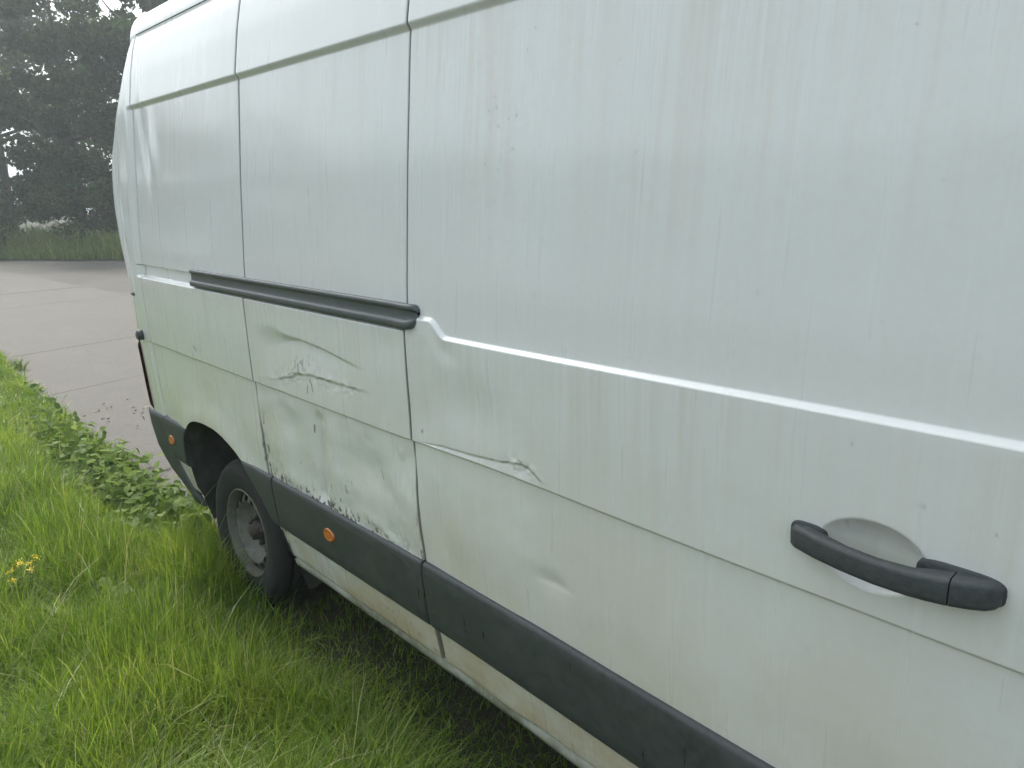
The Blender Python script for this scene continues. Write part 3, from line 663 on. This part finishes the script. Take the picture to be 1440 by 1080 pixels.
for side in (0, 1):
    b = MB(); secs = []
    for z in np.linspace(0.58, 2.45, 40):
        y0s = float(S(z)) + 0.207; xr_ = float(xcorner(z)) - RC; ys = np.array([y0s, y0s, y0s + 0.004, (y0s + W / 2) / 2, W / 2 - 0.008, W / 2 - 0.004, W / 2 - 0.004])
        xo = [0.03, 0.003, 0, -0.012, 0, 0.003, 0.03]
        secs.append([(xr_ + a, y if side == 0 else W - y, z) for y, a in zip(ys, xo)])
    loft(b, secs); d = b.build('rear_door', M['paint'], van)
    b = MB(); s2 = []
    for z in np.linspace(1.42, 2.15, 16):
        y0 = float(S(z)) + 0.28; xr_ = float(xcorner(z)) - RC - 0.012; ys = (y0, W / 2 - 0.1); s2.append([(xr_ + (0.012 if i in (0, 3) else -0.004), (y if side == 0 else W - y), z) for i, y in enumerate((ys[0], ys[0] + 0.01, ys[1] - 0.01, ys[1]))])
    loft(b, s2); b.build('window', M['glass'], d)
    b = MB(); b.box((float(xcorner(1.15)) - RC - 0.02, W / 2 - 0.08 if side == 0 else W / 2 + 0.08, 1.1), (0.03, 0.03, 0.18), 0.006); b.build('handle', M['plastic'], d)
# hinges, stop peg and tail lamp at the corner
for z, sx, sz in ((1.272, 0.028, 0.020),):
    b = MB(); b.box((float(xcorner(z)) + 0.012, float(S(z)) + 0.012, z), (sx * 1.6, 0.04, sz), 0.006); b.build('hinge', M['rail'], van)
b = MB(); b.tube([(-1.055, 0.03, 1.066), (-1.055, -0.008, 1.066), (-1.055, -0.015, 1.066)], [0.026, 0.026, 0.019], 16); b.build('stop_peg', M['plastic'], van)
b = MB(); secs = []
for z in np.linspace(0.655, 1.03, 14):
    xc = float(xcorner(z)); y0s = float(S(z)); e = 0.012 if 0.67 < z < 1.015 else 0.002
    secs.append([(xc - 0.004 - (RC + e) * math.sin(a) , y0s + RC - (RC + e) * math.cos(a), z) for a in np.linspace(0.22, 1.45, 8)] + [(xc - RC - e, y0s + 0.17, z), (xc - RC + 0.01, y0s + 0.175, z)])
loft(b, secs); tl = b.build('tail_lamp', M['lamp_red'], van)
b = MB(); loft(b, [[(x - 0.002, y - 0.001, z) for x, y, z in s_[:3]] for s_ in secs]); b.build('lamp_surround', M['plastic'], tl)

# rear bumper
b = MB(); secs = []
bz = [0.17, 0.18, 0.22, 0.27, 0.32, 0.38, 0.44, 0.50, 0.56, 0.61, 0.640, 0.650, 0.651]
for z in bz:
    tap = np.interp(z, [0.17, 0.25, 0.31, 0.43, 0.56, 0.66], [-0.88, -0.93, -1.06, -1.165, -1.18, -1.165]); yo = float(S(z)) - 0.012 + (0.02 if z > 0.645 else 0) + (0.02 if z < 0.175 else 0); rc = 0.13
    x0 = -0.968 if z > 0.45 else np.interp(z, [0.17, 0.45], [-0.80, -0.968])
    x0 = max(x0, tap + 0.02)
    pr = [(x0, yo + 0.03, z), (x0, yo + 0.002, z), (x0 - 0.004, yo, z)] + [(x, yo, z) for x in np.linspace(x0 - 0.01, tap, 4)] + [(tap - rc * math.sin(a), yo + rc * (1 - math.cos(a)), z) for a in np.linspace(0, math.pi / 2, 9)[1:]]
    full = pr + [(x, W - y, z) for x, y, z in pr[::-1]]
    if z > 0.6505: full = [(x + 0.10 if 6 < i < len(full) - 7 else x, y + (0.06 if i < 10 else 0), z) for i, (x, y, _) in enumerate(full)]
    secs.append(full)
loft(b, secs); b.build('rear_bumper', M['plastic'], van)

# rub strips: each piece of its own, curved section
def strip(name, xl, xr, parent, dz=0.0, n=60, mat='plastic', prof=None, follow=True):
    prof = prof or [(0.656, 0.012), (0.6555, -0.004), (0.652, -0.0115), (0.642, -0.0155), (0.622, -0.0185), (0.596, -0.020), (0.57, -0.0195), (0.53, -0.021), (0.48, -0.0215), (0.445, -0.021), (0.430, -0.017), (0.4225, -0.008), (0.4215, 0.012)]
    secs = []
    us = np.concatenate([[0, 0, 0.002], np.linspace(0.006, 0.994, n), [0.998, 1, 1]]); eu = np.concatenate([[0.03, 0.005, 0.001], np.zeros(n), [0.001, 0.005, 0.03]])
    for u, e in zip(us, eu):
        row = []
        for z, dy in prof:
            a = xl(z) if callable(xl) else xl; c = xr(z) if callable(xr) else xr; x = a + (c - a) * u; zz_ = z + (float(droop(x)) if follow else 0)
            row.append((x, float(S(zz_)) + dy + e, zz_))
        secs.append(row)
    bb = MB(); loft(bb, secs); return bb.build(name, M[mat], parent)
def arch_x(z, sgn):
    a, e = (0.45, 3.2) if sgn < 0 else (0.56, 1.8); dz = max(0, (z - 0.22) / 0.515); return -0.30 + sgn * a * max(0.0, 1 - dz ** e) ** (1 / e)
def arch_z(x):
    a, e = (0.45, 3.2) if x < -0.30 else (0.56, 1.8); return 0.22 + 0.515 * max(0.0, 1 - abs((x + 0.30) / a) ** e) ** (1 / e)
strip('rub_strip', XD + GAP, XF - GAP, door)
strip('rub_strip', XS + 0.050, XD - GAP, mid)
strip('rub_strip', lambda z: arch_x(z, 1) - 0.002, XS + 0.042, rear, n=20)
strip('rub_strip', -0.948, lambda z: arch_x(z, -1) + 0.002, rear, n=16)
def marker(x, z, parent):
    y0 = float(S(z)) - 0.020; m = empty('side_marker', (0, 0, 0), parent); V = []
    for sx, sz, d, nm, mt in ((0.040, 0.029, 0.006, 'bezel', 'plastic'), (0.033, 0.023, 0.014, 'lens', 'orange')):
        bb = MB(); n = 24; rings = []
        for r, yy in ((1.0, 0.004), (1.0, -d * 0.45), (0.9, -d * 0.78), (0.7, -d * 0.93), (0.35, -d), (0.02, -d * 1.02)):
            rings.append([(x + sx * r * math.cos(2 * math.pi * k / n), y0 + yy, z + sz * r * math.sin(2 * math.pi * k / n)) for k in range(n)])
        loft(bb, rings, True); bb.build(nm, M[mt], m)
    return m
# markers stand as one mesh each so that they stay within three levels
def marker(x, z, parent):
    y0 = float(S(z)) - 0.020; bb = MB(); n = 24; rings = []; sx, sz, d = 0.036, 0.025, 0.008
    for r, yy in ((1.0, 0.004), (1.0, -d * 0.45), (0.9, -d * 0.78), (0.7, -d * 0.93), (0.66, -d * 0.80), (0.35, -d), (0.02, -d * 1.02)):
        rings.append([(x + sx * r * math.cos(2 * math.pi * k / n), y0 + yy, z + sz * r * math.sin(2 * math.pi * k / n)) for k in range(n)])
    loft(bb, rings, True); return bb.build('side_marker', M['orange'], parent)
marker(0.692, 0.551, mid); marker(-0.880, 0.541, rear)

# sill under door and panel
b = MB(); secs = []
for x in np.concatenate([np.linspace(0.245, 1.24, 16), np.linspace(1.26, 3.4, 34)]):
    w_ = float(droop(np.array(x))); n1 = 0.004 * float(fbm(np.array(x * 9), np.array(1.0), 3))
    secs.append([(x, float(S(0.30)) + 0.020, 0.315 + w_), (x, float(S(0.28)) + 0.012 + n1, 0.283 + w_), (x, float(S(0.27)) + 0.006 + n1, 0.272 + w_), (x, 0.122 + n1, 0.252 + w_), (x, 0.128 + n1, 0.236 + w_), (x, 0.150, 0.226 + w_), (x, 0.30, 0.222 + w_)])
loft(b, secs); b.build('sill', M['sill'], van)

# sliding rail
railp = [(1.440, 0.020), (1.442, 0.006), (1.4405, -0.004), (1.4375, -0.0065), (1.431, -0.007), (1.428, -0.0055), (1.4255, -0.0015), (1.420, 0.0), (1.398, -0.0005), (1.395, -0.002), (1.393, -0.007), (1.390, -0.0085), (1.380, -0.009), (1.374, -0.007), (1.3705, 0.0), (1.3695, 0.016)]
secs = []
us = np.concatenate([[-0.285, -0.285, -0.283], np.linspace(-0.279, 1.292, 90), [1.300, 1.306, 1.311, 1.314, 1.315]])
for i, x in enumerate(us):
    e = {0: 0.03, 1: 0.004, 2: 0.001}.get(i, 0.0); t = np.clip((x - 1.285) / 0.030, 0, 1); sh = 1 - 0.42 * t ** 3 if t > 0 else 1.0
    lift = 0.011 * float(sm(1.268, 1.29, x)) if True else 0
    row = []
    for z, y in railp:
        zz_ = 1.405 + (z - 1.405) * sh
        if x > 1.27 and z < 1.40: zz_ = zz_ + lift * (0.3)
        row.append((x, float(S(1.40)) + y + e - 0.005 * float(sm(1.20, 1.255, x)) + 0.014 * t ** 4, zz_ + 0.004 * (x > 1.262) * t))
    secs.append(row)
b = MB(); loft(b, secs)
v = [secs[-1][i] for i in range(len(railp))]; c_ = np.mean(v, 0); b.add(v + [tuple(c_)], None, [(i, i + 1, len(v)) for i in range(len(v) - 1)])
b.build('door_rail', M['rail'], van)

# door handle
def rr_section(x, zc, h, yo, yi, n=5):
    r = min(0.010, h * 0.6, max(0.002, (yi - yo) * 0.45)); P = []
    for cy, cz, a0 in ((yo + r, zc - h + r, math.pi), (yi - r, zc - h + r, 1.5 * math.pi), (yi - r, zc + h - r, 0), (yo + r, zc + h - r, 0.5 * math.pi)):
        for k in range(n): a = a0 + k / (n - 1) * math.pi / 2; P.append((x, cy + r * math.cos(a), cz + r * math.sin(a)))
    return P
HS = np.array([(2.3985, 1.148, 0.013, -0.002, 0.010), (2.402, 1.148, 0.018, -0.010, 0.010), (2.410, 1.1485, 0.021, -0.016, 0.010), (2.430, 1.149, 0.0215, -0.024, 0.008), (2.455, 1.148, 0.0215, -0.031, -0.002), (2.50, 1.1455, 0.0215, -0.037, -0.014),
               (2.55, 1.1435, 0.0215, -0.040, -0.017), (2.60, 1.144, 0.022, -0.039, -0.013), (2.625, 1.1455, 0.0225, -0.037, 0.000), (2.654, 1.1485, 0.0228, -0.034, 0.009)])
CS = np.array([(2.656, 1.1487, 0.0228, -0.0335, 0.009), (2.68, 1.151, 0.0228, -0.028, 0.009), (2.700, 1.1535, 0.0222, -0.021, 0.009), (2.710, 1.1545, 0.020, -0.014, 0.009), (2.7155, 1.155, 0.014, -0.004, 0.009)])
def handle_loft(A, name, mat, parent, nx):
    xs_ = np.linspace(A[0, 0], A[-1, 0], nx); cols = []
    for j in range(1, 5): cols.append(np.interp(xs_, A[:, 0], A[:, j]))
    secs = [rr_section(x, *(c[i] for c in cols)) for i, x in enumerate(xs_)]; bb = MB(); loft(bb, secs, True); m = len(secs[0])
    for s_, f in ((secs[0], 1), (secs[-1], -1)): bb.add(s_ + [tuple(np.mean(s_, 0))], None, [((i, (i + 1) % m, m) if f < 0 else ((i + 1) % m, i, m)) for i in range(m)])
    return bb.build(name, mat, parent)
handle = handle_loft(HS, 'door_handle', M['handle'], door, 64)
handle_loft(CS, 'lock_cap', M['handle'], door, 24)
for cx, cz, sx, sz in ((2.6585, 1.1535, 0.061, 0.0245), (2.424, 1.149, 0.030, 0.0245)):     # gaskets under both ends of the handle
    b = MB(); n = 32; ring = []
    for k_ in range(n):
        a = 2 * math.pi * k_ / n; c2, s2_ = math.cos(a), math.sin(a); ring.append((cx + sx * math.copysign(abs(c2) ** 0.55, c2), cz + sz * math.copysign(abs(s2_) ** 0.55, s2_)))
    loft(b, [[(x, float(S(z)) + 0.012, z) for x, z in ring], [(x, float(S(z)) - 0.002, z) for x, z in ring], [(cx + (x - cx) * 0.95, float(S(z)) - 0.0035, cz + (z - cz) * 0.93) for x, z in ring], [(cx + (x - cx) * 0.1, float(S(z)) - 0.0035, cz + (z - cz) * 0.1) for x, z in ring]], True)
    b.build('handle_gasket', M['handle'], door)

# rain drops left on the door
b = MB(); r_ = np.random.default_rng(11)
drops = [(x, z, s) for x, z, s in zip(np.concatenate([r_.normal(1.62, 0.06, 34), r_.uniform(1.35, 2.7, 46)]), np.concatenate([r_.normal(1.83, 0.16, 34), r_.uniform(0.75, 2.0, 46)]), r_.uniform(0.0013, 0.0030, 80))]
for x, z, s in drops:
    if 2.36 < x < 2.74 and 1.06 < z < 1.24: continue
    y = float(y_side(np.array(x), np.array(z), True) + dents_door(np.array([x]), np.array([z]))[0]); n = 6
    loft(b, [[(x + s * a * math.cos(k_ * 6.2832 / n), y - s * h, z - s * 0.5 * (h < 0.3) + s * a * 1.25 * math.sin(k_ * 6.2832 / n)) for k_ in range(n)] for a, h in ((1, -0.2), (0.95, 0.3), (0.6, 0.62), (0.05, 0.72))], True)
tag(b.build('rain_drops', M['water'], door), kind='stuff')

# wheels
def wheel(x, z, yface, parent, flip=1):
    w = empty('wheel', (x, yface, z), parent); RS = 0.93
    n = 64
    def lathe(prof): 
        bb = MB(); th = np.linspace(0, 2 * math.pi, n, endpoint=False)
        loft(bb, [[(r * math.cos(t), flip * y, r * math.sin(t)) for t in th] for r, y in prof], True); return bb
    tp = [(0.206, 0.020), (0.210, 0.006), (0.222, 0.000), (0.250, -0.008), (0.285, -0.013), (0.310, -0.010), (0.325, 0.000), (0.336, 0.014), (0.342, 0.030), (0.343, 0.06), (0.3375, 0.062), (0.3375, 0.070), (0.344, 0.072), (0.345, 0.105), (0.339, 0.107), (0.339, 0.115), (0.345, 0.117), (0.343, 0.15), (0.337, 0.17), (0.31, 0.20), (0.25, 0.20), (0.206, 0.19)]
    lathe(tp).build('tyre', M['tyre'], w)
    b_ = lathe([(r0 * RS, y0) for r0, y0 in [(0.2235, 0.03), (0.2265, 0.006), (0.224, 0.002), (0.219, 0.003), (0.214, 0.012), (0.205, 0.030), (0.200, 0.050), (0.198, 0.12)]])
    # dished disc with oval vents round its edge
    nt = 16 * 12; rs = [RS * r0 for r0 in [0.199, 0.192, 0.187, 0.176, 0.168, 0.160, 0.150, 0.130, 0.105, 0.090, 0.082, 0.06, 0.0]]; ys = [0.050, 0.040, 0.036, 0.029, 0.026, 0.025, 0.031, 0.054, 0.074, 0.078, 0.076, 0.072, 0.072]
    th = np.linspace(0, 2 * math.pi, nt, endpoint=False); V = np.array([[(r * math.cos(t), flip * y, r * math.sin(t)) for t in th] for r, y in zip(rs, ys)]).reshape(-1, 3)
    q = grid_quads(len(rs), nt, True); ri = (q[:, 0] // nt); ti = q[:, 0] % nt % 12
    hole = ((ri >= 1) & (ri <= 4) & (ti >= 1) & (ti <= 8)) & ~(((ri == 1) | (ri == 4)) & ((ti == 1) | (ti == 8)))
    b_.add(V, q[~hole]); b_.build('rim', M['rim'], w)
    lathe([(0.046, 0.073), (0.044, 0.056), (0.036, 0.048), (0.034, 0.030), (0.028, 0.026), (0.001, 0.026)]).build('hub_cap', M['hub'], w)
    for k_ in range(5):
        a = 2 * math.pi * k_ / 5 + 0.3; cx, cz = 0.062 * math.cos(a), 0.062 * math.sin(a)
        bb = MB(); bb.tube([(cx, flip * 0.073, cz), (cx, flip * 0.050, cz), (cx, flip * 0.046, cz)], [0.013, 0.012, 0.009], 6); bb.build('wheel_bolt', M['hub'], w)
    lathe([(0.195, 0.12), (0.15, 0.125), (0.001, 0.125)]).build('brake_drum', M['hub'], w)
    return w
wheel(-0.20, 0.236, 0.10, van); wheel(3.92, 0.236, 0.08, van)
wheel(-0.20, 0.236, W - 0.10, van, -1); wheel(3.92, 0.236, W - 0.08, van, -1)

# wheel well liner
b = MB(); zl = [(arch_x(z, -1), z) for z in np.linspace(0.12, 0.69, 16)] + [(x, arch_z(x)) for x in np.linspace(arch_x(0.70, -1), arch_x(0.70, 1), 16)] + [(arch_x(z, 1), z) for z in np.linspace(0.69, 0.12, 16)]
loft(b, [[(x, float(S(z)) + dy - (0.010 if dy < 0.01 and z > 0.3 else 0), z + lift) for x, z in zl] for dy, lift in ((0.004, -0.004), (0.03, -0.008), (0.06, 0.004), (0.62, 0.004))])
cpt = [(x, 0.66, z) for x, z in zl] + [(-0.30, 0.66, 0.12)]; b.add(cpt, None, [(i, i + 1, len(cpt) - 1) for i in range(len(zl) - 1)])
b.build('wheel_arch_liner', M['liner'], van)

# cab in front of the sliding door (ahead of the picture)
CX = [2.806, 3.2, 3.5, 3.72, 4.10, 4.45, 4.68, 4.80, 4.83]; CT = [2.50, 2.46, 2.34, 2.10, 1.42, 1.28, 1.10, 0.80, 0.62]; CY = [0.0, 0.0, 0.005, 0.02, 0.05, 0.11, 0.22, 0.36, 0.45]
b = MB(); secs = []
for x, tz, yi in zip(CX, CT, CY):
    zs_ = [0.25, 0.42, 0.65, 0.95] + list(np.linspace(1.02, max(1.03, tz - 0.06), 6)) if tz > 1.1 else [0.25, 0.32, 0.40, 0.48] + list(np.linspace(0.5, tz - 0.04, 6))
    Rr = [(x, float(S(z)) + yi, z) for z in zs_]; top = [(x, Rr[-1][1] + 0.10, tz), (x, 0.5, tz + 0.06), (x, W / 2, tz + 0.075)]
    h_ = Rr + top; secs.append(h_ + [(a, W - c, z) for a, c, z in h_[-2::-1]])
loft(b, secs); b.add(secs[-1] + [(4.84, W / 2, 0.5)], None, [(i, i + 1, len(secs[-1])) for i in range(len(secs[-1]) - 1)]); b.build('cab', M['paint'], van)
fd = MB(); secs = [[(x, float(S(z)) + dy, z) for z in np.linspace(0.34, 1.36, 20)] for x, dy in ((2.83, 0.02), (2.83, -0.004), (2.836, -0.006), (3.2, -0.006), (3.50, -0.006), (3.506, -0.004), (3.506, 0.02))]
loft(fd, secs); fdo = fd.build('front_door', M['paint'], van)
b = MB(); loft(b, [[(x, float(S(z)) - 0.004 + (0.008 if i in (0, 3) else 0), z) for z in np.linspace(1.43, tz, 8)] for i, (x, tz) in enumerate(((2.86, 2.06), (2.875, 2.06), (3.46, 2.02), (3.50, 1.98)))]); b.build('window', M['glass'], fdo)
strip('rub_strip', 2.835, 3.50, fdo, n=16)
A2 = HS.copy(); A2[:, 0] += 0.50; handle_loft(A2, 'door_handle', M['handle'], fdo, 40)
b = MB(); loft(b, [[(x + 0.012, W / 2 + (y - W / 2), z + 0.082) for y in np.linspace(0.22 + k2 * 0.02, W - 0.22 - k2 * 0.02, 10)] for k2, (x, z) in enumerate(((3.74, 2.04), (3.90, 1.78), (4.06, 1.49)))]); b.build('windscreen', M['glass'], van)
b = MB(); b.box((3.62, -0.17, 1.55), (0.10, 0.20, 0.34), 0.03); b.box((3.62, -0.04, 1.45), (0.05, 0.10, 0.05), 0.01); b.build('wing_mirror', M['plastic'], van)
b = MB(); b.box((4.72, W / 2, 0.45), (0.30, 1.75, 0.36), 0.08); b.build('front_bumper', M['plastic'], van)
for y in (0.42, W - 0.42):
    b = MB(); b.box((4.69, y, 0.92), (0.12, 0.26, 0.24), 0.04); b.build('headlight', M['chrome'], van)

# ------------------------------------------------------------------ damp air
hb = MB(); hb.box((-24.0, 8.0, 9.5), (76.0, 66.0, 21.4)); hz = hb.build('haze', None, None, False); tag(hz, kind='stuff')
hm = bpy.data.materials.new('damp_air'); hm.use_nodes = True; hn = hm.node_tree.nodes; hn.remove(hn['Principled BSDF'])
pv = hn.new('ShaderNodeVolumePrincipled'); pv.inputs['Color'].default_value = (0.88, 0.96, 1.0, 1); pv.inputs['Density'].default_value = 0.0025; pv.inputs['Anisotropy'].default_value = 0.4
hm.node_tree.links.new(pv.outputs[0], hn['Material Output'].inputs['Volume']); hz.data.materials.append(hm)
